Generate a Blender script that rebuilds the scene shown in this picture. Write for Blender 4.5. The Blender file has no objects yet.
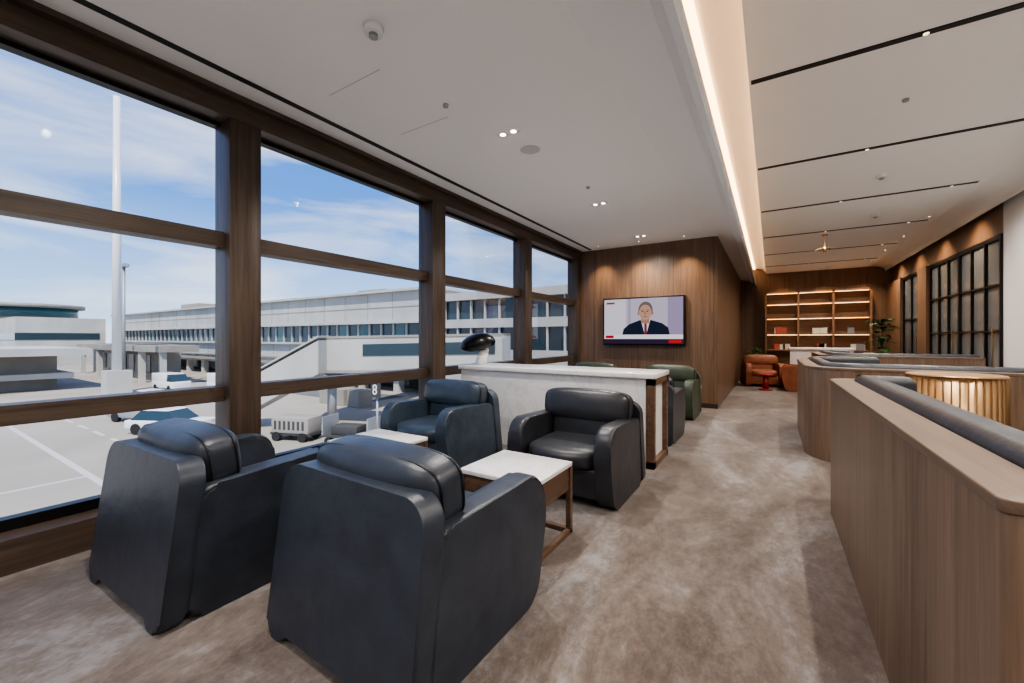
import bpy, bmesh, math, random
from mathutils import Vector, Matrix
random.seed(7)
S=bpy.context.scene
S.view_settings.view_transform='AgX'
try: S.view_settings.look='AgX - Medium High Contrast'
except Exception as ex: print(ex)
S.view_settings.exposure=0.3
COL=S.collection

# ---------------------------------------------------------------- materials
def newmat(name):
    m=bpy.data.materials.new(name); m.use_nodes=True
    nt=m.node_tree; b=nt.nodes['Principled BSDF']
    return m,nt,b
def plain(name,c,rough=.5,metal=0,spec=.5):
    m,nt,b=newmat(name)
    b.inputs['Base Color'].default_value=(*c,1); b.inputs['Roughness'].default_value=rough
    b.inputs['Metallic'].default_value=metal; b.inputs['Specular IOR Level'].default_value=spec
    return m
def ramp(nt,stops):
    r=nt.nodes.new('ShaderNodeValToRGB')
    e=r.color_ramp.elements
    e[0].position=stops[0][0]; e[0].color=(*stops[0][1],1)
    e[1].position=stops[-1][0]; e[1].color=(*stops[-1][1],1)
    for p,c in stops[1:-1]:
        x=e.new(p); x.color=(*c,1)
    return r
def wood(name,dark,light,axis='Z',rough=.42,scale=1.0,plank=0.0,plank_axis='X',k=1.0,pv=.16):
    dark=tuple(x*k for x in dark); light=tuple(x*k for x in light)
    m,nt,b=newmat(name); N=nt.nodes; L=nt.links
    g=N.new('ShaderNodeNewGeometry')
    mp=N.new('ShaderNodeMapping')
    s={'X':(.6,14,14),'Y':(14,.6,14),'Z':(14,14,.6)}[axis]
    mp.inputs['Scale'].default_value=[q*scale for q in s]
    L.new(g.outputs['Position'],mp.inputs['Vector'])
    vec=mp.outputs['Vector']
    n1=N.new('ShaderNodeTexNoise'); n1.inputs['Scale'].default_value=1.2; n1.inputs['Detail'].default_value=6; n1.inputs['Distortion'].default_value=1.2
    n2=N.new('ShaderNodeTexNoise'); n2.inputs['Scale'].default_value=7; n2.inputs['Detail'].default_value=5
    L.new(vec,n1.inputs['Vector']); L.new(vec,n2.inputs['Vector'])
    mx=N.new('ShaderNodeMath'); mx.operation='MULTIPLY_ADD'; mx.inputs[1].default_value=.35
    L.new(n2.outputs['Fac'],mx.inputs[0]); 
    ms=N.new('ShaderNodeMath'); ms.operation='MULTIPLY'; ms.inputs[1].default_value=.65
    L.new(n1.outputs['Fac'],ms.inputs[0]); L.new(ms.outputs[0],mx.inputs[2])
    fac=mx.outputs[0]
    if plank:
        sp=N.new('ShaderNodeSeparateXYZ'); L.new(g.outputs['Position'],sp.inputs[0])
        d=N.new('ShaderNodeMath'); d.operation='DIVIDE'; d.inputs[1].default_value=plank; L.new(sp.outputs[plank_axis],d.inputs[0])
        f=N.new('ShaderNodeMath'); f.operation='FLOOR'; L.new(d.outputs[0],f.inputs[0])
        w=N.new('ShaderNodeTexWhiteNoise'); w.noise_dimensions='1D'; L.new(f.outputs[0],w.inputs['W'])
        a=N.new('ShaderNodeMath'); a.operation='MULTIPLY_ADD'; a.inputs[1].default_value=pv; L.new(w.outputs['Value'],a.inputs[0])
        a2=N.new('ShaderNodeMath'); a2.operation='SUBTRACT'; a2.inputs[1].default_value=pv/2; L.new(fac,a2.inputs[0]); L.new(a2.outputs[0],a.inputs[2])
        fac=a.outputs[0]
    r=ramp(nt,[(.32,dark),(.5,tuple((x+y)/2 for x,y in zip(dark,light))),(.68,light)])
    L.new(fac,r.inputs[0]); L.new(r.outputs[0],b.inputs['Base Color'])
    b.inputs['Roughness'].default_value=rough
    bp=N.new('ShaderNodeBump'); bp.inputs['Strength'].default_value=.12; bp.inputs['Distance'].default_value=.005
    L.new(n2.outputs['Fac'],bp.inputs['Height']); L.new(bp.outputs['Normal'],b.inputs['Normal'])
    return m
def leather(name,c,rough=.38):
    m,nt,b=newmat(name); N=nt.nodes; L=nt.links
    tc=N.new('ShaderNodeTexCoord')
    v=N.new('ShaderNodeTexVoronoi'); v.inputs['Scale'].default_value=260
    n=N.new('ShaderNodeTexNoise'); n.inputs['Scale'].default_value=8; n.inputs['Detail'].default_value=4
    L.new(tc.outputs['Object'],v.inputs['Vector']); L.new(tc.outputs['Object'],n.inputs['Vector'])
    b1=N.new('ShaderNodeBump'); b1.inputs['Strength'].default_value=.2; b1.inputs['Distance'].default_value=.002
    b2=N.new('ShaderNodeBump'); b2.inputs['Strength'].default_value=.28; b2.inputs['Distance'].default_value=.016
    L.new(v.outputs['Distance'],b1.inputs['Height']); L.new(n.outputs['Fac'],b2.inputs['Height']); L.new(b2.outputs['Normal'],b1.inputs['Normal'])
    L.new(b1.outputs['Normal'],b.inputs['Normal'])
    r=ramp(nt,[(.3,tuple(x*.8 for x in c)),(.7,tuple(x*1.25 for x in c))]); L.new(n.outputs['Fac'],r.inputs[0]); L.new(r.outputs[0],b.inputs['Base Color'])
    b.inputs['Roughness'].default_value=rough
    return m
def carpet():
    m,nt,b=newmat('carpet_wool'); N=nt.nodes; L=nt.links
    g=N.new('ShaderNodeNewGeometry')
    mp=N.new('ShaderNodeMapping'); mp.inputs['Scale'].default_value=(1,.6,1); mp.inputs['Rotation'].default_value=(0,0,.3); L.new(g.outputs['Position'],mp.inputs['Vector'])
    n=N.new('ShaderNodeTexNoise'); n.inputs['Scale'].default_value=1.0; n.inputs['Detail'].default_value=9; n.inputs['Roughness'].default_value=.70; n.inputs['Distortion'].default_value=1.1
    L.new(mp.outputs[0],n.inputs['Vector'])
    n3=N.new('ShaderNodeTexNoise'); n3.inputs['Scale'].default_value=16; n3.inputs['Detail'].default_value=7; n3.inputs['Roughness'].default_value=.85
    L.new(mp.outputs[0],n3.inputs['Vector'])
    ad=N.new('ShaderNodeMath'); ad.operation='MULTIPLY_ADD'; ad.inputs[1].default_value=.38; L.new(n3.outputs['Fac'],ad.inputs[0])
    m2=N.new('ShaderNodeMath'); m2.operation='MULTIPLY'; m2.inputs[1].default_value=.62; L.new(n.outputs['Fac'],m2.inputs[0]); L.new(m2.outputs[0],ad.inputs[2])
    r=ramp(nt,[(.40,(.060,.042,.033)),(.465,(.108,.080,.066)),(.53,(.158,.129,.113)),(.60,(.25,.235,.235))])
    L.new(ad.outputs[0],r.inputs[0]); L.new(r.outputs[0],b.inputs['Base Color'])
    b.inputs['Roughness'].default_value=.8
    b.inputs['Sheen Weight'].default_value=.35; b.inputs['Sheen Roughness'].default_value=.4
    n2=N.new('ShaderNodeTexNoise'); n2.inputs['Scale'].default_value=250; L.new(g.outputs['Position'],n2.inputs['Vector'])
    bp=N.new('ShaderNodeBump'); bp.inputs['Strength'].default_value=.5; bp.inputs['Distance'].default_value=.006
    L.new(n2.outputs['Fac'],bp.inputs['Height']); L.new(bp.outputs['Normal'],b.inputs['Normal'])
    return m
def marble():
    m,nt,b=newmat('white_marble'); N=nt.nodes; L=nt.links
    g=N.new('ShaderNodeNewGeometry')
    n=N.new('ShaderNodeTexNoise'); n.inputs['Scale'].default_value=1.6; n.inputs['Detail'].default_value=6; n.inputs['Distortion'].default_value=2.2
    L.new(g.outputs['Position'],n.inputs['Vector'])
    r=ramp(nt,[(.46,(.80,.79,.78)),(.495,(.71,.71,.705)),(.52,(.81,.80,.79)),(.7,(.84,.83,.82))])
    L.new(n.outputs['Fac'],r.inputs[0]); L.new(r.outputs[0],b.inputs['Base Color']); b.inputs['Roughness'].default_value=.2
    return m
def concrete(name,c1,c2,scale=.15,rough=.85):
    m,nt,b=newmat(name); N=nt.nodes; L=nt.links
    g=N.new('ShaderNodeNewGeometry'); n=N.new('ShaderNodeTexNoise'); n.inputs['Scale'].default_value=scale; n.inputs['Detail'].default_value=8
    L.new(g.outputs['Position'],n.inputs['Vector']); r=ramp(nt,[(.35,c1),(.65,c2)])
    L.new(n.outputs['Fac'],r.inputs[0]); L.new(r.outputs[0],b.inputs['Base Color']); b.inputs['Roughness'].default_value=rough
    return m
def glassmat(name,tint=(1,1,1),refl=.3):
    m=bpy.data.materials.new(name); m.use_nodes=True; nt=m.node_tree; N=nt.nodes; L=nt.links
    N.remove(N['Principled BSDF']); out=N['Material Output']
    t=N.new('ShaderNodeBsdfTransparent'); t.inputs[0].default_value=(*tint,1)
    gl=N.new('ShaderNodeBsdfGlossy'); gl.inputs['Roughness'].default_value=.01
    fr=N.new('ShaderNodeFresnel'); fr.inputs['IOR'].default_value=1.25
    mu=N.new('ShaderNodeMath'); mu.operation='MULTIPLY'; mu.inputs[1].default_value=refl; L.new(fr.outputs[0],mu.inputs[0])
    mx=N.new('ShaderNodeMixShader'); L.new(mu.outputs[0],mx.inputs[0]); L.new(t.outputs[0],mx.inputs[1]); L.new(gl.outputs[0],mx.inputs[2]); L.new(mx.outputs[0],out.inputs[0])
    return m
def emis(name,c,s):
    m=bpy.data.materials.new(name); m.use_nodes=True; nt=m.node_tree
    nt.nodes.remove(nt.nodes['Principled BSDF']); e=nt.nodes.new('ShaderNodeEmission'); e.inputs[0].default_value=(*c,1); e.inputs[1].default_value=s
    nt.links.new(e.outputs[0],nt.nodes['Material Output'].inputs[0]); return m

M={}
M['carpet']=carpet(); M['marble']=marble()
M['ceil']=plain('ceiling_paint',(.90,.90,.895),.9)
M['wallp']=plain('wall_paint',(.8,.8,.79),.85)
WD,WL=(.115,.066,.040),(.225,.138,.087)
M['walnut_z']=wood('walnut_vertical',WD,WL,'Z',plank=.3,plank_axis='X',k=.84,pv=.10)
M['walnut_zy']=wood('walnut_vertical_side',WD,WL,'Z',plank=.3,plank_axis='Y',k=.78,pv=.10)
M['frame_z']=wood('window_walnut_vertical',(.05,.032,.022),(.16,.108,.076),'Z',k=.70)
M['frame_y']=wood('window_walnut_horizontal',(.05,.032,.022),(.16,.108,.076),'Y',k=.70)
M['booth']=wood('booth_walnut',(.14,.088,.058),(.30,.203,.142),'Z',plank=.42,plank_axis='Y',rough=.42,k=.66)
M['boothtop']=wood('booth_cap_walnut',(.15,.096,.065),(.28,.19,.135),'Y',rough=.38,k=.60)
M['tablew']=wood('table_walnut',(.09,.048,.03),(.21,.125,.08),'Y',k=.85)
M['shelfw']=wood('shelf_walnut',(.12,.062,.034),(.23,.128,.070),'X')
M['navy']=leather('navy_leather',(.032,.039,.054),.36)
M['blue']=leather('blue_leather',(.042,.060,.085),.36)
M['black']=leather('black_leather',(.028,.030,.037),.36)
M['green']=leather('green_leather',(.045,.060,.040),.45)
M['orange']=leather('orange_leather',(.24,.078,.036),.5)
M['brownl']=leather('brown_leather',(.10,.06,.04),.45)
M['piping']=plain('leather_piping',(.008,.010,.014),.35)
M['metalblack']=plain('black_metal',(.012,.012,.012),.4,.6)
M['slot']=plain('slot_black',(.012,.012,.012),.7)
M['brass']=plain('brushed_brass',(.44,.29,.16),.38,1)
M['white']=plain('white_gloss',(.8,.8,.8),.25)
M['panel']=plain('white_panel',(.72,.73,.74),.25)
M['glass']=glassmat('window_glass')
M['red']=plain('red_lacquer',(.3,.02,.02),.35)
M['leaf']=plain('leaf_green',(.03,.09,.02),.5)
M['pot']=plain('pot_ceramic',(.1,.1,.1),.5)
M['apron']=concrete('apron_concrete',(.32,.285,.23),(.40,.36,.30))
M['asphalt']=concrete('asphalt',(.10,.10,.10),(.16,.16,.15))
M['bwhite']=concrete('facade_white',(.42,.42,.39),(.51,.51,.48),.3)
M['bbeige']=concrete('facade_beige',(.28,.26,.225),(.34,.32,.28),.3)
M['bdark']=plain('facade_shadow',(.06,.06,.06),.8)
M['bglass']=plain('facade_glass',(.03,.055,.07),.12)
M['bteal']=plain('facade_teal_glass',(.04,.12,.13),.12)
M['mark']=plain('road_paint',(.52,.51,.48),.8)
M['tyre']=plain('tyre_rubber',(.02,.02,.02),.8)
M['steel']=plain('galvanised_steel',(.35,.36,.37),.5,.3)
M['reeded']=plain('reeded_grey_glass',(.10,.11,.12),.2)

# ---------------------------------------------------------------- geometry helpers
def empty(name,loc=(0,0,0),rz=0):
    e=bpy.data.objects.new(name,None); e.empty_display_size=.1; COL.objects.link(e); e.location=loc; e.rotation_euler[2]=rz; return e
def link(name,me,mat,parent=None,smooth=False):
    if mat and not me.materials: me.materials.append(mat)
    if smooth:
        for p in me.polygons: p.use_smooth=True
    o=bpy.data.objects.new(name,me); COL.objects.link(o)
    if parent: o.parent=parent
    return o
def bm_to(name,bm,mat,parent=None,smooth=False):
    bmesh.ops.recalc_face_normals(bm,faces=bm.faces[:])
    me=bpy.data.meshes.new(name); bm.to_mesh(me); bm.free(); return link(name,me,mat,parent,smooth)
def box(name,x0,x1,y0,y1,z0,z1,mat,parent=None,bevel=0,seg=2):
    bm=bmesh.new(); bmesh.ops.create_cube(bm,size=1)
    for v in bm.verts:
        v.co=Vector(((x0+x1)/2+v.co.x*(x1-x0),(y0+y1)/2+v.co.y*(y1-y0),(z0+z1)/2+v.co.z*(z1-z0)))
    if bevel: bmesh.ops.bevel(bm,geom=bm.edges[:],offset=bevel,segments=seg,affect='EDGES',profile=.5)
    return bm_to(name,bm,mat,parent,bool(bevel))
def boxes(name,lst,mat,parent=None):
    bm=bmesh.new()
    for (x0,x1,y0,y1,z0,z1) in lst:
        r=bmesh.ops.create_cube(bm,size=1)
        for v in r['verts']:
            v.co=Vector(((x0+x1)/2+v.co.x*(x1-x0),(y0+y1)/2+v.co.y*(y1-y0),(z0+z1)/2+v.co.z*(z1-z0)))
    return bm_to(name,bm,mat,parent)
def cyl(name,x,y,z0,z1,r,mat,parent=None,r2=None,seg=32,smooth=True,bevel=0):
    bm=bmesh.new()
    bmesh.ops.create_cone(bm,cap_ends=True,segments=seg,radius1=r,radius2=r if r2 is None else r2,depth=z1-z0)
    for v in bm.verts: v.co+=Vector((x,y,(z0+z1)/2))
    if bevel:
        ed=[e for e in bm.edges if abs(e.verts[0].co.z-e.verts[1].co.z)<1e-5]
        bmesh.ops.bevel(bm,geom=ed,offset=bevel,segments=3,affect='EDGES')
    o=bm_to(name,bm,mat,parent)
    for p in o.data.polygons: p.use_smooth = smooth and abs(p.normal.z)<.9
    return o
def fillet(pts,r,n=6,closed=True):
    out=[]; N=len(pts)
    for i,p in enumerate(pts):
        if not closed and i in (0,N-1): out.append(Vector(p)); continue
        ri=r[i] if isinstance(r,(list,tuple)) else r
        p=Vector(p); a=Vector(pts[i-1]); b=Vector(pts[(i+1)%N])
        d1=(a-p).normalized(); d2=(b-p).normalized()
        ang=d1.angle(d2)
        t=min(ri/math.tan(ang/2),(a-p).length*.49,(b-p).length*.49)
        rr=t*math.tan(ang/2)
        c=p+(d1+d2).normalized()*(rr/math.sin(ang/2))
        s=p+d1*t-c; e=p+d2*t-c
        a0=math.atan2(s.y,s.x); a1=math.atan2(e.y,e.x); da=(a1-a0+math.pi)%(2*math.pi)-math.pi
        for k in range(n+1):
            A=a0+da*k/n; out.append(c+Vector((math.cos(A),math.sin(A)))*rr)
    return out
def offset_poly(path,d):
    P=[Vector(p) for p in path]; out=[]
    nrm=[]
    for a,b in zip(P[:-1],P[1:]):
        t=(b-a).normalized(); nrm.append(Vector((-t.y,t.x)))
    for i,p in enumerate(P):
        if i==0: out.append(p+nrm[0]*d)
        elif i==len(P)-1: out.append(p+nrm[-1]*d)
        else:
            n1,n2=nrm[i-1],nrm[i]; m=(n1+n2).normalized(); out.append(p+m*(d/m.dot(n1)))
    return out
def prism(name,pts,axis,a0,a1,mat,parent=None,bevel=0,seg=3,smooth=True,xf=None):
    def m3(p,a):
        if axis=='X': return Vector((a,p[0],p[1]))
        if axis=='Y': return Vector((p[0],a,p[1]))
        return Vector((p[0],p[1],a))
    bm=bmesh.new()
    A=[bm.verts.new(m3(p,a0)) for p in pts]; B=[bm.verts.new(m3(p,a1)) for p in pts]
    n=len(pts)
    fa=bm.faces.new(A); fb=bm.faces.new(B[::-1])
    for i in range(n): bm.faces.new((A[i],A[(i+1)%n],B[(i+1)%n],B[i]))
    if bevel:
        ed=list(fa.edges)+list(fb.edges)
        bmesh.ops.bevel(bm,geom=ed,offset=bevel,segments=seg,affect='EDGES',profile=.5)
    if xf:
        for v in bm.verts: v.co=xf(v.co)
    o=bm_to(name,bm,mat,parent,smooth)
    if smooth and bevel:
        # the large flat cheeks stay flat so that they do not shade like balloons
        for p in o.data.polygons:
            if len(p.vertices)>8: p.use_smooth=False
    return o
def tube(name,pts,r,mat,parent=None,closed=False,res=2):
    cu=bpy.data.curves.new(name,'CURVE'); cu.dimensions='3D'; cu.bevel_depth=r; cu.bevel_resolution=res
    sp=cu.splines.new('POLY'); sp.points.add(len(pts)-1)
    for i,p in enumerate(pts): sp.points[i].co=(*p,1)
    sp.use_cyclic_u=closed; cu.materials.append(mat); cu.use_fill_caps=True
    o=bpy.data.objects.new(name,cu); COL.objects.link(o)
    if parent: o.parent=parent
    return o
def pillow(name,cx,cy,cz,hx,hy,hz,mat,parent=None,n=5,rx=0,cuts=10,puff=.0):
    bm=bmesh.new(); bmesh.ops.create_cube(bm,size=2)
    bmesh.ops.subdivide_edges(bm,edges=bm.edges[:],cuts=cuts,use_grid_fill=True)
    R=Matrix.Rotation(rx,3,'X')
    for v in bm.verts:
        a,b,c=v.co
        q=(abs(a)**n+abs(b)**n+abs(c)**n)**(1/n)
        a,b,c=a/q,b/q,c/q
        k=1+puff*(1-a*a)*(1-c*c) ; kz=1+puff*.6*(1-a*a)*(1-b*b)
        v.co=R@Vector((a*hx,b*hy*k,c*hz*kz))+Vector((cx,cy,cz))
    return bm_to(name,bm,mat,parent,True)
def bandwall(name,L_,R_,z0,z1,mat,parent=None,bevel=0):
    bm=bmesh.new(); m=len(L_)
    lo=[[bm.verts.new((q.x,q.y,z)) for q in L_] for z in (z0,z1)]
    ro=[[bm.verts.new((q.x,q.y,z)) for q in R_] for z in (z0,z1)]
    for i in range(m-1):
        bm.faces.new((lo[0][i],lo[0][i+1],lo[1][i+1],lo[1][i]))
        bm.faces.new((ro[0][i+1],ro[0][i],ro[1][i],ro[1][i+1]))
        bm.faces.new((lo[1][i],lo[1][i+1],ro[1][i+1],ro[1][i]))
        bm.faces.new((lo[0][i+1],lo[0][i],ro[0][i],ro[0][i+1]))
    bm.faces.new((lo[0][0],lo[1][0],ro[1][0],ro[0][0])); bm.faces.new((lo[0][-1],ro[0][-1],ro[1][-1],lo[1][-1]))
    bmesh.ops.recalc_face_normals(bm,faces=bm.faces[:])
    if bevel:
        ed=[e for e in bm.edges if len(e.link_faces)==2 and e.calc_face_angle(0)>1.0 and abs(e.verts[0].co.z-e.verts[1].co.z)<1e-5]
        bmesh.ops.bevel(bm,geom=ed,offset=bevel,segments=4,affect='EDGES',profile=.5)
    o=bm_to(name,bm,mat,parent,True)
    for p in o.data.polygons: p.use_smooth = (abs(p.normal.z)<.98)
    try: o.data.set_sharp_from_angle(angle=math.radians(38))
    except Exception: pass
    return o
def aim(o,d):
    o.rotation_euler=Vector(d).to_track_quat('-Z','Y').to_euler()

# ---------------------------------------------------------------- room shell
XW=-3.67; YB=15.8; XR=2.9; YS=-2.6; HL=3.30; HR=3.45
box('floor',-3.95,XR+.2,YS-.2,YB+.2,-.3,0,M['carpet'])
prof=[(-3.95,HL)]
prof+= [(-1.02,HL)]
for k in range(1,11):
    a=k/10*math.pi/2
    prof.append((-1.02+.60*math.sin(a), HL-.24*(1-math.cos(a))))
prof+=[(-.40,3.08),(-.40,3.14),(-.46,3.18),(-.56,3.18),(-.56,3.64),(-.40,3.64)]
for k in range(1,9):
    a=k/8*math.pi/2
    prof.append((-.40+.245*math.sin(a),3.64-.19*(1-math.cos(a))))
prof+=[(-.12,3.45),(XR-.45,HR)]
for k in range(1,7):
    a=k/6*math.pi/2
    prof.append((XR-.45+.33*math.sin(a), HR-.12*(1-math.cos(a))))
prof+=[(XR-.12,HR-.16),(XR-.10,HR-.16),(XR-.10,HR+.02),(XR+.2,HR+.02),(XR+.2,4.0),(-3.95,4.0)]
o=prism('ceiling',prof,'Y',YS-.2,YB+.2,M['ceil'],smooth=False)
for p in o.data.polygons:
    c=p.center
    p.use_smooth = (-1.03<c.x<-.41 and c.z<3.31) or (-.40<c.x<-.15 and c.z>3.44) or (XR-.46<c.x<XR-.12 and c.z<HR)
e=empty('cove_light_strip')
box('led_tape',-.545,-.445,YS,YB-.05,3.615,3.632,emis('cove_warm',(1,.55,.25),7),e)
box('ceiling_slot_diffuser',-3.40,-3.345,YS,8.6,HL-.006,HL+.004,M['slot'])
slots=[1.9,3.9,5.95,8.0,10.1,12.2,14.2]
e=empty('ceiling_slot_track')
for i,y in enumerate(slots):
    box('track_%d'%i,-.14,2.35,y-.028,y+.028,HR-.007,HR+.004,M['slot'],e)
e=empty('ceiling_access_panel')
boxes('joints',[(-3.0,-2.4,2.0,2.004,HL-.002,HL+.003),(-3.0,-2.4,2.75,2.754,HL-.002,HL+.003)],plain('joint_grey',(.45,.45,.45),.9),e)
boxes('wall_south',[(-3.95,XR+.2,YS-.2,YS,0,4)],M['wallp'])
boxes('wall_north',[(-3.95,XR+.2,YB,YB+.2,0,4)],M['walnut_z'])
box('wall_east_white',XR,XR+.2,YS,9.0,0,4,M['panel'])
box('wall_east_wood',XR,XR+.2,9.0,YB,2.9,4,M['walnut_zy'])
box('wall_tv',-3.95,-.86,8.7,9.1,0,HL,M['walnut_z'])
box('wall_tv_return',-1.06,-.86,9.1,YB,0,HL,M['walnut_zy'])
box('baseboard_tv',-3.67,-.86,8.685,8.7,0,.09,plain('plinth_dark',(.03,.02,.015),.5))
boxes('wall_tv_joints',[(x,x+.005,8.698,8.701,.09,HL) for x in (-3.33,-2.5,-1.66,-.93)],M['slot'])
def grid_door(name,y0,y1,cols,rows):
    e=empty(name)
    t=.035
    lst=[]
    for c in range(cols+1):
        y=y0+(y1-y0)*c/cols; lst.append((XR-.03,XR+.05,y-t/2,y+t/2,0,2.9))
    for r in rows: lst.append((XR-.025,XR+.045,y0,y1,r-t/2,r+t/2))
    lst.append((XR-.03,XR+.05,y0,y1,2.83,2.9)); lst.append((XR-.03,XR+.05,y0,y1,0,.1))
    boxes('frame',lst,M['metalblack'],e)
    box('pane',XR+.005,XR+.015,y0,y1,.02,2.88,M['reeded'],e)
    tube('handle',[(XR-.07,y0+.12,.9),(XR-.07,y0+.12,1.5)],.012,M['brass'],e)
grid_door('door_1',9.02,10.6,3,[.75,1.45,2.15]); grid_door('door_2',10.64,12.2,3,[.75,1.45,2.15])
grid_door('door_3',12.9,14.3,2,[.9,1.8]); 
box('wall_east_pier',XR-.08,XR+.2,12.24,12.86,0,2.9,M['walnut_zy']); box('wall_east_pier_far',XR-.08,XR+.2,14.34,YB,0,2.9,M['walnut_zy'])
box('wall_east_backing',XR+.15,XR+.2,9.0,YB,0,2.9,M['bdark'])

ym=[-3.11,-.77,1.57,3.91,6.25,8.59]
XG=-3.88
for i in range(1,6):
    y=ym[i]
    w=.24 if i<5 else .11
    box('trim_mullion_%d'%i,-3.93,XW,y,y+w,0,3.13,M['frame_z'],bevel=.004)
box('trim_mullion_6',-3.93,XW,-2.6,-2.5,0,3.13,M['frame_z'])
box('trim_head',-3.95,XW,YS,8.7,3.12,HL,M['frame_y'])
box('trim_head_lip',-3.67,-3.60,YS,8.7,3.26,HL,M['frame_y'])
box('trim_sill',-3.95,XW,YS,8.7,0,.2,M['frame_y'])
starts=[-2.5]+[y+.24 for y in ym[1:5]]; ends=ym[1:6]
for i,(a,b) in enumerate(zip(starts,ends)):
    e=empty('window_%d'%(i+1))
    boxes('transoms',[(-3.93,-3.77,a,b,2.09,2.215),(-3.93,-3.77,a,b,.835,.955)],M['frame_y'],e)
    boxes('gasket',[(-3.92,-3.84,a,b,.2,.27),(-3.92,-3.84,a,b,3.09,3.12)],M['metalblack'],e)
    boxes('glazing',[(XG-.004,XG+.004,a,b,.25,3.12)],M['glass'],e)

# ---------------------------------------------------------------- lounge armchairs
def supr(cx,cy,cz,hx,hz,rx,n=5,off=0):
    pts=[]
    for k in range(56):
        a=2*math.pi*k/56; c,s=math.cos(a),math.sin(a)
        q=(abs(c)**n+abs(s)**n)**(1/n)
        v=Matrix.Rotation(rx,3,'X')@Vector((c/q*hx,off,s/q*hz)); pts.append((v.x+cx,v.y+cy,v.z+cz))
    return pts
def armchair(loc,rz,mat,name='lounge_armchair',pip=None):
    e=empty(name,loc,rz); pp=pip or M['piping']
    pr=[(-.40,0.0),(.375,0.0),(.465,.40),(.44,.655),(-.36,.625)]
    rr=[.06,.15,.30,.15,.10]
    P=fillet(pr,rr,8)
    for s,nm in ((-1,'arm_left'),(1,'arm_right')):
        x0,x1=(.325,.462) if s>0 else (-.462,-.325)
        prism(nm,P,'X',x0,x1,mat,e,bevel=.030,seg=5)
        xo=x1-.007 if s>0 else x0+.007
        xi=x0+.007 if s>0 else x1-.007
        for k,xx in enumerate((xo,xi)):
            tube(nm+'_piping_%d'%k,[(xx,p.x*.975,.010+p.y*.964) for p in P],.0062,pp,e,closed=True)
    w=.472
    base=[(-w,0.0),(-w+.12,0.0),(-w+.17,.04),(w-.17,.04),(w-.12,0.0),(w,0.0),(w-.008,.765),(-w+.008,.765)]
    Q=fillet(base,[.13,.05,.05,.05,.05,.13,.12,.12],9)
    prism('back_shell',Q,'Y',-.515,-.405,mat,e,bevel=.030,seg=6,xf=lambda v: Vector((v.x,v.y+v.z*.125,v.z)))
    for yy in (-.508,-.412):
        tube('back_piping',[(p.x*.972,yy+(.011+p.y*.968)*.125,.011+p.y*.968) for p in Q],.0062,pp,e,closed=True)
    box('seat_base',-.33,.33,-.41,.37,.10,.31,mat,e,bevel=.03,seg=3)
    pillow('seat_cushion',0,.075,.375,.323,.345,.085,mat,e,n=6,puff=.16)
    box('front_rail',-.33,.33,.32,.39,.07,.31,mat,e,bevel=.02)
    pillow('lower_back_cushion',0,-.215,.53,.323,.10,.17,mat,e,n=6,rx=.14,puff=.1)
    pillow('back_cushion',0,-.22,.718,.415,.118,.142,mat,e,n=4.4,rx=.13,puff=.16,cuts=14)
    tube('back_cushion_seam',supr(0,-.22,.718,.413,.142,.13,4.4,.062),.006,pp,e,closed=True)
    tube('back_cushion_rear_seam',supr(0,-.22,.718,.413,.142,.13,4.4,-.062),.006,pp,e,closed=True)
    pts=[]
    for k in range(48):
        a=2*math.pi*k/48; c,s=math.cos(a),math.sin(a); q=(abs(c)**6+abs(s)**6)**(1/6)
        pts.append((c/q*.323,.075+s/q*.345,.405))
    tube('seat_seam',pts,.006,pp,e,closed=True)
    return e
armchair((-2.80,1.20,0),0.03,M['navy'])
armchair((-1.485,1.49,0),-.02,M['navy'])
armchair((-3.08,3.42,0),math.pi,M['blue'])
armchair((-1.475,3.45,0),math.pi,M['black'])
gp=plain('green_piping',(.02,.03,.02),.5); op=plain('orange_piping',(.15,.05,.02),.5)
armchair((-1.50,5.85,0),0,M['black']); armchair((-2.95,5.85,0),0,M['black'])
armchair((-1.53,7.55,0),math.pi,M['green'],pip=gp); armchair((-2.95,7.55,0),math.pi,M['green'],pip=gp)
armchair((-.22,13.6,0),math.pi+.2,M['orange'],pip=op)
armchair((.68,12.9,0),math.pi/2,M['orange'],pip=op)

# ---------------------------------------------------------------- side tables
def side_table(x0,x1,y0,y1):
    e=empty('side_table'); t=.035; H=.49
    box('marble_top',x0,x1,y0,y1,H-.03,H,M['marble'],e,bevel=.004)
    box('drawer_box',x0+.012,x1-.012,y0+.012,y1-.012,H-.19,H-.03,M['tablew'],e,bevel=.003)
    L=[]
    for x in (x0,x1-t):
        L+=[(x,x+t,y0,y0+t,0,H-.03),(x,x+t,y1-t,y1,0,H-.03),(x,x+t,y0,y1,0,.03)]
    L+=[(x0,x1,y1-t,y1,0,.03)]
    boxes('frame',L,M['tablew'],e)
side_table(-1.74,-1.17,2.10,2.64)
side_table(-3.15,-2.52,2.08,2.62)

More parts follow.
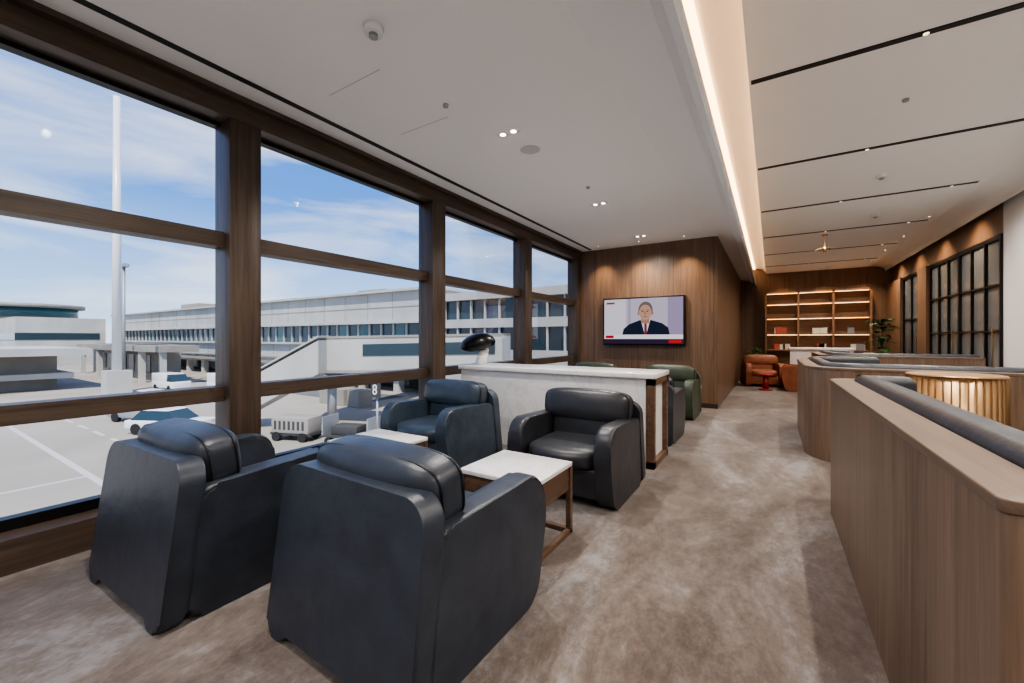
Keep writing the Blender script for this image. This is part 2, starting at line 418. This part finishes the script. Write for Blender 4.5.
# ---------------------------------------------------------------- marble counter
e=empty('marble_counter')
box('counter_top',-3.58,-1.0,4.30,5.0,.93,.98,M['marble'],e,bevel=.004)
box('counter_body',-3.56,-1.10,4.34,4.96,0,.93,M['marble'],e)
boxes('end_frame',[(-1.09,-1.01,4.32,4.39,0,.93),(-1.09,-1.01,4.91,4.98,0,.93),(-1.09,-1.01,4.32,4.98,0,.07),(-1.09,-1.01,4.32,4.98,.86,.93)],M['tablew'],e)
boxes('end_panel',[(-1.10,-1.06,4.39,4.91,.07,.86)],M['marble'],e)
e=empty('table_lamp',(-3.44,4.62,.98),.5)
bm=bmesh.new(); bmesh.ops.create_cone(bm,cap_ends=True,segments=32,radius1=.085,radius2=.06,depth=.22)
for v in bm.verts: v.co+=Vector(((v.co.z+.11)*.25,0,.11))
bm_to('stem',bm,M['white'],e,True)
bm=bmesh.new(); bmesh.ops.create_uvsphere(bm,u_segments=40,v_segments=24,radius=1)
R=Matrix.Rotation(-.2,3,'Y')
for v in bm.verts:
    z=v.co.z
    zz= z*.16 if z>0 else z*.09
    v.co=R@Vector((v.co.x*.245*(1.12 if v.co.x<0 else .95),v.co.y*.20,zz))+Vector((-.02,0,.28))
bm_to('shade',bm,plain('black_enamel',(.006,.006,.006),.3,spec=.3),e,True)

# ---------------------------------------------------------------- television
e=empty('wall_television')
tx0,tx1,tz0,tz1=-3.09,-1.43,1.20,2.20
box('housing',tx0,tx1,8.60,8.695,tz0,tz1,M['metalblack'],e,bevel=.006)
YP=8.598
def flat(name,pts,y,c,s=1.0):
    bm=bmesh.new(); bm.faces.new([bm.verts.new((p[0],y,p[1])) for p in pts])
    me=bpy.data.meshes.new(name); bm.to_mesh(me); bm.free(); link(name,me,emis(name+'_screen',c,s*.8),e)
def ell(cx,cz,rx,rz,n=28): return [(cx+rx*math.cos(2*math.pi*k/n),cz+rz*math.sin(2*math.pi*k/n)) for k in range(n)]
def rect(a,b,c,d): return [(a,c),(b,c),(b,d),(a,d)]
flat('picture_background',rect(tx0+.03,tx1-.03,tz0+.03,tz1-.03),YP-.001,(.46,.42,.52))
flat('backdrop_panel',rect(tx0+.03,tx0+.5,tz0+.2,tz1-.03),YP-.002,(.60,.57,.64))
flat('backdrop_stripe',rect(tx1-.32,tx1-.03,tz0+.2,tz1-.03),YP-.002,(.32,.26,.40))
flat('backdrop_column',rect(tx0+.54,tx0+.60,tz0+.2,tz1-.03),YP-.002,(.36,.32,.44))
cx=-2.2
flat('suit',[(cx-.48,tz0+.17),(cx+.50,tz0+.17),(cx+.46,tz0+.36),(cx+.34,tz0+.45),(cx+.12,tz0+.52),(cx-.10,tz0+.52),(cx-.32,tz0+.44),(cx-.44,tz0+.34)],YP-.003,(.015,.02,.04))
flat('shirt',[(cx-.08,tz0+.52),(cx+.0,tz0+.22),(cx+.03,tz0+.22),(cx+.11,tz0+.52)],YP-.004,(.6,.63,.72))
flat('tie',[(cx-.01,tz0+.47),(cx+.04,tz0+.47),(cx+.045,tz0+.2),(cx-.01,tz0+.2)],YP-.005,(.25,.03,.05))
flat('neck',rect(cx-.07,cx+.09,tz0+.45,tz0+.58),YP-.0055,(.36,.2,.14))
flat('hair',ell(cx+.015,tz0+.73,.145,.17),YP-.006,(.16,.13,.13))
flat('ear_l',ell(cx-.13,tz0+.66,.02,.04),YP-.0065,(.38,.2,.14)); flat('ear_r',ell(cx+.155,tz0+.66,.02,.04),YP-.0065,(.36,.19,.13))
flat('face',ell(cx+.01,tz0+.675,.124,.16),YP-.007,(.48,.28,.2))
flat('eye_l',ell(cx-.045,tz0+.695,.022,.009),YP-.008,(.05,.03,.03)); flat('eye_r',ell(cx+.055,tz0+.695,.022,.009),YP-.008,(.05,.03,.03))
flat('brow_l',rect(cx-.078,cx-.018,tz0+.72,tz0+.732),YP-.008,(.14,.1,.08)); flat('brow_r',rect(cx+.028,cx+.088,tz0+.72,tz0+.732),YP-.008,(.14,.1,.08))
flat('nose',[(cx-.008,tz0+.70),(cx+.018,tz0+.70),(cx+.032,tz0+.63),(cx-.020,tz0+.63)],YP-.008,(.36,.19,.13))
flat('mouth',rect(cx-.04,cx+.05,tz0+.583,tz0+.595),YP-.008,(.22,.07,.06))
flat('news_banner',rect(tx0+.03,tx1-.03,tz0+.13,tz0+.22),YP-.009,(.72,.70,.74))
flat('news_ticker',rect(tx0+.03,tx1-.03,tz0+.03,tz0+.13),YP-.009,(.035,.02,.05))
flat('banner_red',rect(tx0+.06,tx0+.24,tz0+.145,tz0+.205),YP-.010,(.45,.02,.03))
flat('ticker_red',rect(tx1-.30,tx1-.06,tz0+.05,tz0+.11),YP-.010,(.5,.03,.03))
flat('corner_bug',rect(tx0+.08,tx0+.26,tz1-.13,tz1-.09),YP-.010,(.25,.05,.10))
box('power_outlet_plate',-1.23,-1.15,8.69,8.699,.36,.44,M['white'])

# ---------------------------------------------------------------- banquette booths
def booth(name,path,r,H,shellmat,linmat):
    e=empty(name); n=len(path)
    rl=r if isinstance(r,list) else [r]*n
    def band(nm,d,th,z0,z1,mat,bevel=0,pth=path,rr=None):
        q=rr or rl; dl=-d+th/2; dr=-d-th/2
        L_=fillet(offset_poly(pth,dl),[max(x+dl,.012) for x in q],10,closed=False)
        R_=fillet(offset_poly(pth,dr),[max(x+dr,.012) for x in q],10,closed=False)
        bandwall(nm,L_,R_,z0,z1,mat,e,bevel)
    band('wood_shell',0,.13,0,H-.03,shellmat)
    band('wood_cap',0,.14,H-.03,H,M['boothtop'],.005)
    band('leather_back',.145,.135,.30,H+.045,linmat,.05)
    sp=path[:-1] if n==4 and abs(path[-1][0]-path[-2][0])<.95 else path
    sp=[tuple(p) for p in sp]
    if len(sp)==3: sp[-1]=(sp[-1][0],sp[-1][1]-.22)
    band('leather_seat',.46,.50,.26,.46,linmat,.04,pth=sp,rr=[.5]*len(sp))
    band('seat_plinth',.46,.42,0,.26,M['booth'],0,pth=sp,rr=[.5]*len(sp))
    return e
booth('banquette_booth',[(2.3,1.28),(.455,1.28),(.455,4.1),(.85,4.1)],[0,-.05,.09,0],1.03,M['booth'],M['navy'])
booth('banquette_booth',[(1.62,4.12),(2.7,4.12)],.1,1.0,M['booth'],M['brownl'])
booth('banquette_booth',[(2.7,5.6),(.40,5.6),(.40,7.9),(1.3,7.9)],.38,1.03,M['booth'],M['navy'])
booth('banquette_booth',[(2.7,9.0),(.8,9.0),(.8,11.2),(1.4,11.2)],.38,1.05,M['booth'],M['navy'])
e=empty('brass_drum_table')
cyl('drum',1.20,4.52,0,1.05,.27,M['brass'],e,seg=64)
cyl('top',1.20,4.52,1.05,1.07,.275,M['brass'],e,seg=64,bevel=.005)
boxes('ribs',[(1.20+.272*math.cos(a)-.004,1.20+.272*math.cos(a)+.004,4.52+.272*math.sin(a)-.004,4.52+.272*math.sin(a)+.004,0,1.05) for a in [k*math.pi/20 for k in range(40)]],M['brass'],e)
for x,y in ((1.5,2.7),(1.6,6.8)):
    e=empty('booth_table'); cyl('top',x,y,.70,.73,.38,M['marble'],e,seg=48,bevel=.005); cyl('stem',x,y,.02,.70,.035,M['brass'],e); cyl('foot',x,y,0,.02,.24,M['brass'],e,seg=48)

# ---------------------------------------------------------------- far end
e=empty('display_shelving')
sx0,sx1=-.17,2.45; sz0,sz1=.35,2.80; sy0,sy1=15.42,15.79
L=[(sx0,sx1,sy0,sy1,sz1-.05,sz1),(sx0,sx1,sy0,sy1,sz0,sz0+.05)]
for i in range(4):
    x=sx0+(sx1-sx0-.05)*i/3; L.append((x,x+.05,sy0,sy1,sz0,sz1))
for z in (.95,1.45,1.95,2.4): L.append((sx0,sx1,sy0+.01,sy1,z,z+.035))
boxes('carcass',L,M['shelfw'],e)
boxes('plinth',[(sx0,sx1,sy0+.03,sy1,0,sz0)],M['shelfw'],e)
boxes('back_panel',[(sx0,sx1,sy1-.02,sy1,sz0,sz1)],M['shelfw'],e)
boxes('led_tapes',[(sx0+.06,sx1-.06,sy0+.10,sy0+.125,z-.01,z) for z in (1.45,1.95,2.4,2.75)],emis('shelf_warm',(1,.5,.2),6),e)
cols=[(.6,.6,.58),(.4,.08,.05),(.6,.58,.5),(.2,.2,.22)]
for i in range(4):
    L=[]
    for k in range(5):
        x=sx0+.15+random.random()*2.2; z=random.choice([.985,1.485,1.485]); w=.12+random.random()*.1
        if any(abs(x+w/2-(sx0+(sx1-sx0-.05)*j/3+.025))<w/2+.04 for j in range(4)): continue
        L.append((x,x+w,15.5+k*.01,15.53+k*.01,z,z+.16+.06*random.random()))
    if L: boxes('magazines_%d'%i,L,plain('magazine_%d'%i,cols[i],.5),e)
e=empty('reception_desk'); 
box('desk_front',.45,1.85,14.0,14.08,0,1.02,M['marble'],e); box('desk_top',.42,1.88,13.95,14.6,1.02,1.08,M['white'],e,bevel=.01)
box('desk_body',.5,1.8,14.08,14.55,0,1.02,M['white'],e)
e=empty('red_stool')
cyl('seat',-.12,12.5,.38,.42,.17,M['red'],e,bevel=.008); cyl('stem',-.12,12.5,.03,.38,.07,M['red'],e); cyl('base',-.12,12.5,0,.03,.16,M['red'],e)
def plant(name,x,y,h,potr,poth,n,leafl):
    e=empty(name)
    cyl('pot',x,y,0,poth,potr*.8,M['pot'],e,r2=potr)
    tube('trunk',[(x,y,poth-.03),(x+.02,y,poth+(h-poth)*.5),(x,y,h-.2)],.015,M['tablew'],e)
    bm=bmesh.new()
    for k in range(n):
        a=random.random()*6.28; z=poth+.1+(h-poth-.3)*random.random()**.7; l=leafl*(.7+.6*random.random()); w=l*.22; up=.3+.7*random.random()
        d=Vector((math.cos(a),math.sin(a),up)).normalized(); sd=Vector((-math.sin(a),math.cos(a),0))
        p=Vector((x,y,z)); seg=[]
        for j in range(6):
            t=j/5; q=p+d*l*t+Vector((0,0,-l*.55*t*t)); ww=w*math.sin(math.pi*(t*.9+.05))
            seg.append((bm.verts.new(q-sd*ww),bm.verts.new(q+sd*ww)))
        for j in range(5): bm.faces.new((seg[j][0],seg[j][1],seg[j+1][1],seg[j+1][0]))
    bm_to('leaves',bm,M['leaf'],e,True)
plant('potted_fiddle_leaf_tree',2.33,13.55,1.95,.2,.45,80,.36)
plant('potted_shrub',-.42,14.9,1.2,.18,.5,50,.28)

e=empty('ceiling_pendant'); px,py=.92,10.45
tube('rod',[(px,py,HR),(px,py,3.2)],.010,M['brass'],e)
cyl('canopy',px,py,HR-.02,HR,.05,M['brass'],e)
cyl('hub',px,py,3.10,3.24,.035,M['brass'],e)
for k in range(4):
    a=k*math.pi/2+.4; tube('arm_%d'%k,[(px,py,3.2),(px+.15*math.cos(a),py+.15*math.sin(a),3.15)],.010,M['brass'],e)

def disc(name,x,y,z,r,h,mat,sub=None):
    e=empty(name); cyl('body',x,y,z-h,z,r,mat,e,r2=r*1.15); 
    if sub: cyl('core',x,y,z-h-.02,z-h,r*.5,sub,e)
disc('smoke_detector',-2.11,1.71,HL,.055,.045,M['white'],M['steel'])
disc('ceiling_speaker',-2.11,3.69,HL,.09,.006,plain('speaker_grille',(.55,.55,.55),.8))
disc('ceiling_sprinkler',-2.3,2.6,HL,.022,.02,M['steel'])
disc('ceiling_sprinkler',-2.0,5.0,HL,.022,.02,M['steel'])
disc('ceiling_sprinkler',1.0,4.9,HR,.022,.02,M['steel'])
disc('smoke_detector',1.2,7.0,HR,.05,.04,M['white'],M['steel']); disc('smoke_detector',1.5,9.2,HR,.05,.04,M['white'],M['steel'])
glow=emis('lamp_glow',(1,.88,.7),8); glow2=emis('lamp_glow_soft',(1,.8,.58),2.2)
def downlight(x,y,z,power,col=(1,.94,.87),d=(0,0,-1),ang=155,square=True,fix=True):
    e=empty('recessed_downlight')
    if fix:
        if square:
            for dx in (-.06,.06):
                box('trim',x+dx-.055,x+dx+.055,y-.05,y+.05,z-.005,z,M['white'],e)
                cyl('lens',x+dx,y,z-.008,z-.0045,.026,glow,e)
        else:
            cyl('trim',x,y,z-.010,z-.002,.026,M['slot'],e); cyl('lens',x,y,z-.013,z-.0095,.016,glow2,e)
    l=bpy.data.lights.new('downlight_lamp','SPOT'); l.energy=power; l.color=col; l.spot_size=math.radians(ang); l.spot_blend=1; l.shadow_soft_size=.03
    o=bpy.data.objects.new('downlight_lamp',l); COL.objects.link(o); o.parent=e; o.location=(x,y,z-.06); aim(o,d)
for y in (-1.4,.9,3.27,5.71,7.94): downlight(-2.11,y,HL,165)
for i,y in enumerate(slots):
    for x in (.9,2.1): downlight(x,y,HR,118,square=False,col=(1,.90,.78))
downlight(1.3,0,HR,115,square=False); downlight(1.3,-1.5,HR,135,square=False)
for x in (-3.1,-2.25,-1.4): downlight(x,8.33,HL,80,col=(1,.72,.44),d=(0,.25,-1),ang=80,square=False)
for x in (.3,1.4,2.3): downlight(x,15.2,HR,85,col=(1,.66,.38),d=(0,.2,-1),ang=90,square=False)
for y in (9.8,11.4,13.0,14.6): downlight(2.3,y,HR-.0,110,col=(1,.66,.38),d=(.6,0,-.8),ang=90,square=False)  # added warm spots, standing in for the cove glow along the wood band

# ---------------------------------------------------------------- exterior
GZ=-4.5
box('apron_ground',-400,300,-300,400,GZ-.5,GZ,M['apron'])
L=[]
for k in range(9): L.append((-46+k*3.4,-44+k*3.4,7.6,7.8,GZ,GZ+.02))
L+=[(-60,-10,5.0,5.25,GZ,GZ+.02),(-24.5,-24.3,-4,5,GZ,GZ+.02),(-20,-19.7,-2,4,GZ,GZ+.02),(-17.5,-15,3.0,3.3,GZ,GZ+.02),(-17.6,-17.3,.6,3.3,GZ,GZ+.02)]
boxes('apron_markings',L,M['mark'])
boxes('service_road_pavement',[(-66,-31,24,29,GZ,GZ+.015)],M['asphalt'])
e=empty('terminal_concourse')
W=[];G=[];T=[];D=[];F=[]
def lev(L,*a): L.append(a)
lev(W,-125,-28,30,48,3.1,6.2); lev(W,-125,-28,30.2,48,-2.4,.7); lev(G,-125,-28.2,30.5,47,.7,3.1)
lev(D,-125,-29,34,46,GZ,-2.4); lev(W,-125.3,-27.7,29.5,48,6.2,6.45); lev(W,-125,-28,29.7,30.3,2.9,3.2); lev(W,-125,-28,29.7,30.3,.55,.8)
for k in range(50): 
    x=-124+k*1.95; F.append((x,x+.18,30.3,30.6,.7,3.1))
for k in range(17):
    x=-123+k*5.9; F.append((x,x+.8,30.6,31.4,GZ,-2.4))
for k in range(8): x=-95+k*8; T.append((x,x+3.4,33.9,33.99,GZ+.3,-2.8))
lev(W,-28,-10,30.0,70,4.9,5.6); lev(W,-27.8,-10,30.2,70,2.3,3.1); lev(W,-27.8,-10,30.2,70,-2.6,.3)
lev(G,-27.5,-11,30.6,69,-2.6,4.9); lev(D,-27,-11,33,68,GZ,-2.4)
for k in range(26): y=30.6+k*1.5; F.append((-27.7,-27.4,y,y+.15,.3,4.9))
for k in range(11): x=-27+k*1.6; F.append((x,x+.14,30.3,30.5,.3,4.9))
boxes('white_bands',W,M['bwhite'],e); boxes('ribbon_glazing',G,M['bglass'],e); boxes('mullions',F,M['bwhite'],e); boxes('undercroft',D,M['bdark'],e); boxes('doors_teal',T,M['bteal'],e)
boxes('roof_plant',[(-100,-92,34,38,6.45,8),(-70,-62,36,40,6.45,7.6),(-45,-40,34,38,6.45,7.4)],M['bbeige'],e)
boxes('panel_joints',[(x,x+.07,29.97,30.0,3.3,6.1) for x in range(-122,-28,4)]+[(x,x+.07,30.17,30.2,-2.4,.5) for x in range(-122,-28,4)]+[(-125,-28,29.96,30.0,4.6,4.68)],M['bbeige'],e)
boxes('teal_panels',[(x,x+1.7,30.44,30.5,.8,2.9) for x in (-104.5,-92.8,-73.3,-57.7,-44,-40.1,-34.3)],M['bteal'],e)
boxes('service_pipes',[(-125,-28,29.8,30.0,-2.0,-1.7),(-110,-28,29.85,30.1,-1.3,-1.15)],M['bbeige'],e)
e=empty('service_building')
boxes('walls',[(-98,-70,21,23.8,GZ,.4),(-98,-62,19,23,-.4,.4)],M['bbeige'],e)
boxes('windows',[(-96+k*3.2,-94+k*3.2,20.9,21.02,-3.4,-1) for k in range(8)],M['bglass'],e)
boxes('columns',[(x,x+.6,19.2,19.8,GZ,-.4) for x in (-97,-88,-79,-70,-63)],M['bwhite'],e)
e=empty('round_terminal_building')
cyl('drum',-172,24,GZ,7.0,9,M['bwhite'],e,seg=48); cyl('glazing',-172,24,7.0,9.4,9.6,M['bteal'],e,seg=48); cyl('roof',-172,24,9.4,10.4,11,M['bbeige'],e,seg=48)
boxes('annex',[(-150,-126,16,29,GZ,5.6)],M['bwhite'],e); boxes('annex_windows',[(-149,-125.9,15.9,28,1,2.4)],M['bglass'],e)
e=empty('canopy_building'); boxes('slabs',[(-90,-66,4,14,-.6,.2),(-88,-68,6,13,-3.2,-2.6)],M['bwhite'],e); boxes('core',[(-86,-70,7,12,GZ,-.6)],M['bbeige'],e); boxes('core_windows',[(-85+k*2.2,-83.6+k*2.2,6.9,7.02,-2.3,-1) for k in range(7)],M['bglass'],e); boxes('posts',[(x,x+.4,4.5,4.9,GZ,-.6) for x in (-89,-81,-74,-67)],M['bwhite'],e)
e=empty('floodlight_mast'); cyl('pole',-58.8,14.4,GZ+2.2,27,.42,M['white'],e,r2=.30); box('plinth',-59.8,-57.8,13.4,15.4,GZ,GZ+2.4,M['bwhite'],e)
e=empty('street_lamp'); cyl('pole',-70,17.8,GZ,10.5,.16,M['steel'],e); box('head',-71,-69,17.5,18.1,10.4,10.8,M['steel'],e)
e=empty('jet_bridge')
def beam(name,p,q,w,h,mat):
    p=Vector(p);q=Vector(q); d=q-p; s=Vector((-d.y,d.x,0)).normalized()*w/2; u=Vector((0,0,h))
    bm=bmesh.new(); vs=[bm.verts.new(a) for a in (p-s,p+s,p+s+u,p-s+u,q-s,q+s,q+s+u,q-s+u)]
    for f in ((0,1,2,3),(7,6,5,4),(0,4,5,1),(1,5,6,2),(2,6,7,3),(3,7,4,0)): bm.faces.new([vs[i] for i in f])
    bm_to(name,bm,mat,e)
beam('tunnel',(-26,17,-1.0),(-14,21.5,-.8),2.4,2.4,M['bwhite'])
beam('tunnel_window',(-22.6,18.28,.2),(-14.4,21.35,.4),2.5,.75,M['bglass'])
beam('tunnel_rib',(-26,17,-.95),(-14,21.5,-.75),2.5,.18,M['bbeige']); beam('tunnel_rib_top',(-26,17,1.3),(-14,21.5,1.5),2.5,.14,M['bbeige'])
beam('link',(-26,17,-1.0),(-30,29.4,-1.0),2.4,2.3,M['bwhite'])
beam('stair',(-30.4,12.7,GZ),(-24.5,16.0,-.9),1.6,2.1,M['bwhite'])
beam('stair_rail',(-30.4,12.7,GZ+2.3),(-24.5,16.0,1.4),1.65,.1,M['bwhite'])
for (x,y) in ((-25.5,17.2),(-19,19.6),(-15,21.1)): cyl('leg',x,y,GZ,-1,.3,M['steel'],e)
e=empty('gate_sign'); box('board',-18.6,-17.9,14.9,15.0,-1.9,-1.1,M['bdark'],e); cyl('post',-18.25,15.05,GZ,-1.9,.06,M['steel'],e)
t=bpy.data.curves.new('numeral','FONT'); t.body='8'; t.size=.8; t.align_x='CENTER'; t.align_y='CENTER'; t.extrude=.01; t.materials.append(M['white'])
o=bpy.data.objects.new('numeral',t); COL.objects.link(o); o.parent=e; o.location=(-18.25,14.88,-1.5); o.rotation_euler=(math.pi/2,0,0)
def wheels(e,h,dx=.85,r=.34,wy0=.8):
    for wx in (-h+dx,h-dx):
        for wy in (-wy0,wy0):
            bm=bmesh.new(); bmesh.ops.create_cone(bm,cap_ends=True,segments=20,radius1=r,radius2=r,depth=.24)
            for v in bm.verts: v.co=Vector((wx+v.co.x,wy+v.co.z,r+v.co.y))
            bm_to('wheel',bm,M['tyre'],e)
def frustum(name,x0,x1,y,z0,x2,x3,y2,z1,mat,e):
    bm=bmesh.new()
    v=[bm.verts.new(p) for p in ((x0,-y,z0),(x1,-y,z0),(x1,y,z0),(x0,y,z0),(x2,-y2,z1),(x3,-y2,z1),(x3,y2,z1),(x2,y2,z1))]
    for f in ((3,2,1,0),(4,5,6,7),(0,1,5,4),(1,2,6,5),(2,3,7,6),(3,0,4,7)): bm.faces.new([v[i] for i in f])
    bm_to(name,bm,mat,e)
def vehicle(name,x,y,rz,L,H,mat,van=False):
    e=empty(name,(x,y,GZ),rz); h=L/2
    if not van:
        box('lower_body',-h,h,-.88,.88,.30,.86,mat,e,bevel=.10,seg=3)
        frustum('glasshouse',-h+.35,h-1.05,.80,.84,-h+.95,h-1.85,.62,H-.05,M['bglass'],e)
        frustum('roof',-h+.90,h-1.80,.65,H-.07,-h+1.0,h-1.9,.60,H,mat,e)
        boxes('lamps',[(h-.02,h+.01,-.75,-.5,.6,.74),(h-.02,h+.01,.5,.75,.6,.74)],M['mark'],e)
    else:
        box('lower_body',-h,h,-.9,.9,.32,1.05,mat,e,bevel=.08,seg=3)
        box('load_body',-h+.02,h-1.5,-.88,.88,1.0,H,mat,e,bevel=.06,seg=3)
        frustum('cab_glass',h-1.55,h-.3,.82,1.0,h-1.55,h-.9,.74,H-.08,M['bglass'],e)
    wheels(e,h)
vehicle('parked_car',-31.5,10.2,.45,4.6,1.5,M['white']); vehicle('parked_car',-37.5,10.6,.3,4.5,1.45,M['steel'])
vehicle('parked_car',-44,13.2,.2,4.5,1.45,M['white'])
vehicle('service_van',-57,18.5,.1,4.6,1.9,M['white'],True); vehicle('service_van',-50,21.2,.1,4.8,2.0,M['white'],True)
e=empty('luggage_containers')
boxes('containers',[(-48+k*2.3,-46.2+k*2.3,26,27.6,GZ+.02,GZ+1.7) for k in range(5)],M['steel'],e)
boxes('containers_dark',[(-34.5+k*2.0,-33+k*2.0,22,23.4,GZ+.02,GZ+1.4) for k in range(3)],M['bbeige'],e)
e=empty('ground_power_unit',(-23.2,13.4,GZ),.35)
box('housing',-1.2,1.2,-.6,.6,.45,1.35,M['bbeige'],e,bevel=.06,seg=3); boxes('vents',[(-1.0+k*.3,-.85+k*.3,-.61,-.6,.65,1.15) for k in range(7)],M['bdark'],e)
box('chassis',-1.3,1.3,-.55,.55,.33,.47,M['bdark'],e); wheels(e,1.2,.35,.26,.55)
e=empty('baggage_dolly',(-19.8,14.6,GZ),.35)
box('deck',-1.4,1.4,-.7,.7,.40,.50,M['bdark'],e); boxes('rails',[(-1.4,-1.34,-.7,.7,.5,1.5),(1.34,1.4,-.7,.7,.5,1.5)],M['steel'],e); box('suitcases',-1.0,.6,-.5,.5,.5,1.0,M['bdark'],e,bevel=.05); wheels(e,1.4,.35,.2,.6)

# ---------------------------------------------------------------- world + sun
w=bpy.data.worlds.new('sky'); S.world=w; w.use_nodes=True; nt=w.node_tree; N=nt.nodes; L=nt.links
bg=N['Background']; tc=N.new('ShaderNodeTexCoord'); sp=N.new('ShaderNodeSeparateXYZ'); L.new(tc.outputs['Generated'],sp.inputs[0])
r=ramp(nt,[(.0,(.44,.57,.74)),(.10,(.26,.43,.72)),(.28,(.07,.21,.56)),(.6,(.03,.12,.42))]); L.new(sp.outputs['Z'],r.inputs[0])
mp=N.new('ShaderNodeMapping'); mp.inputs['Scale'].default_value=(1.1,1.1,5.0); mp.inputs['Rotation'].default_value=(0.15,.12,0); L.new(tc.outputs['Generated'],mp.inputs['Vector'])
n=N.new('ShaderNodeTexNoise'); n.inputs['Scale'].default_value=2.2; n.inputs['Detail'].default_value=9; n.inputs['Roughness'].default_value=.55; n.inputs['Distortion'].default_value=.5
L.new(mp.outputs[0],n.inputs['Vector'])
cr=ramp(nt,[(.42,(0,0,0)),(.76,(.85,.85,.85))]); L.new(n.outputs['Fac'],cr.inputs[0])
mx=N.new('ShaderNodeMixRGB'); mx.inputs[2].default_value=(.70,.74,.80,1); L.new(cr.outputs[0],mx.inputs[0]); L.new(r.outputs[0],mx.inputs[1])
L.new(mx.outputs[0],bg.inputs[0]); bg.inputs[1].default_value=1.75
sn=bpy.data.lights.new('sun','SUN'); sn.energy=4.4; sn.angle=.01; sn.color=(1,.95,.87)
so=bpy.data.objects.new('sun',sn); COL.objects.link(so); aim(so,(-.45,.5,-1.0))

# ---------------------------------------------------------------- camera
cam=bpy.data.cameras.new('camera'); co=bpy.data.objects.new('camera',cam); COL.objects.link(co)
cam.sensor_width=36; cam.lens=410/1024*36; cam.shift_y=-3.5/1024; cam.clip_end=1000; cam.clip_start=.05
co.location=(0,0,1.35); co.rotation_euler=(math.pi/2,0,math.radians(32.3))
S.camera=co
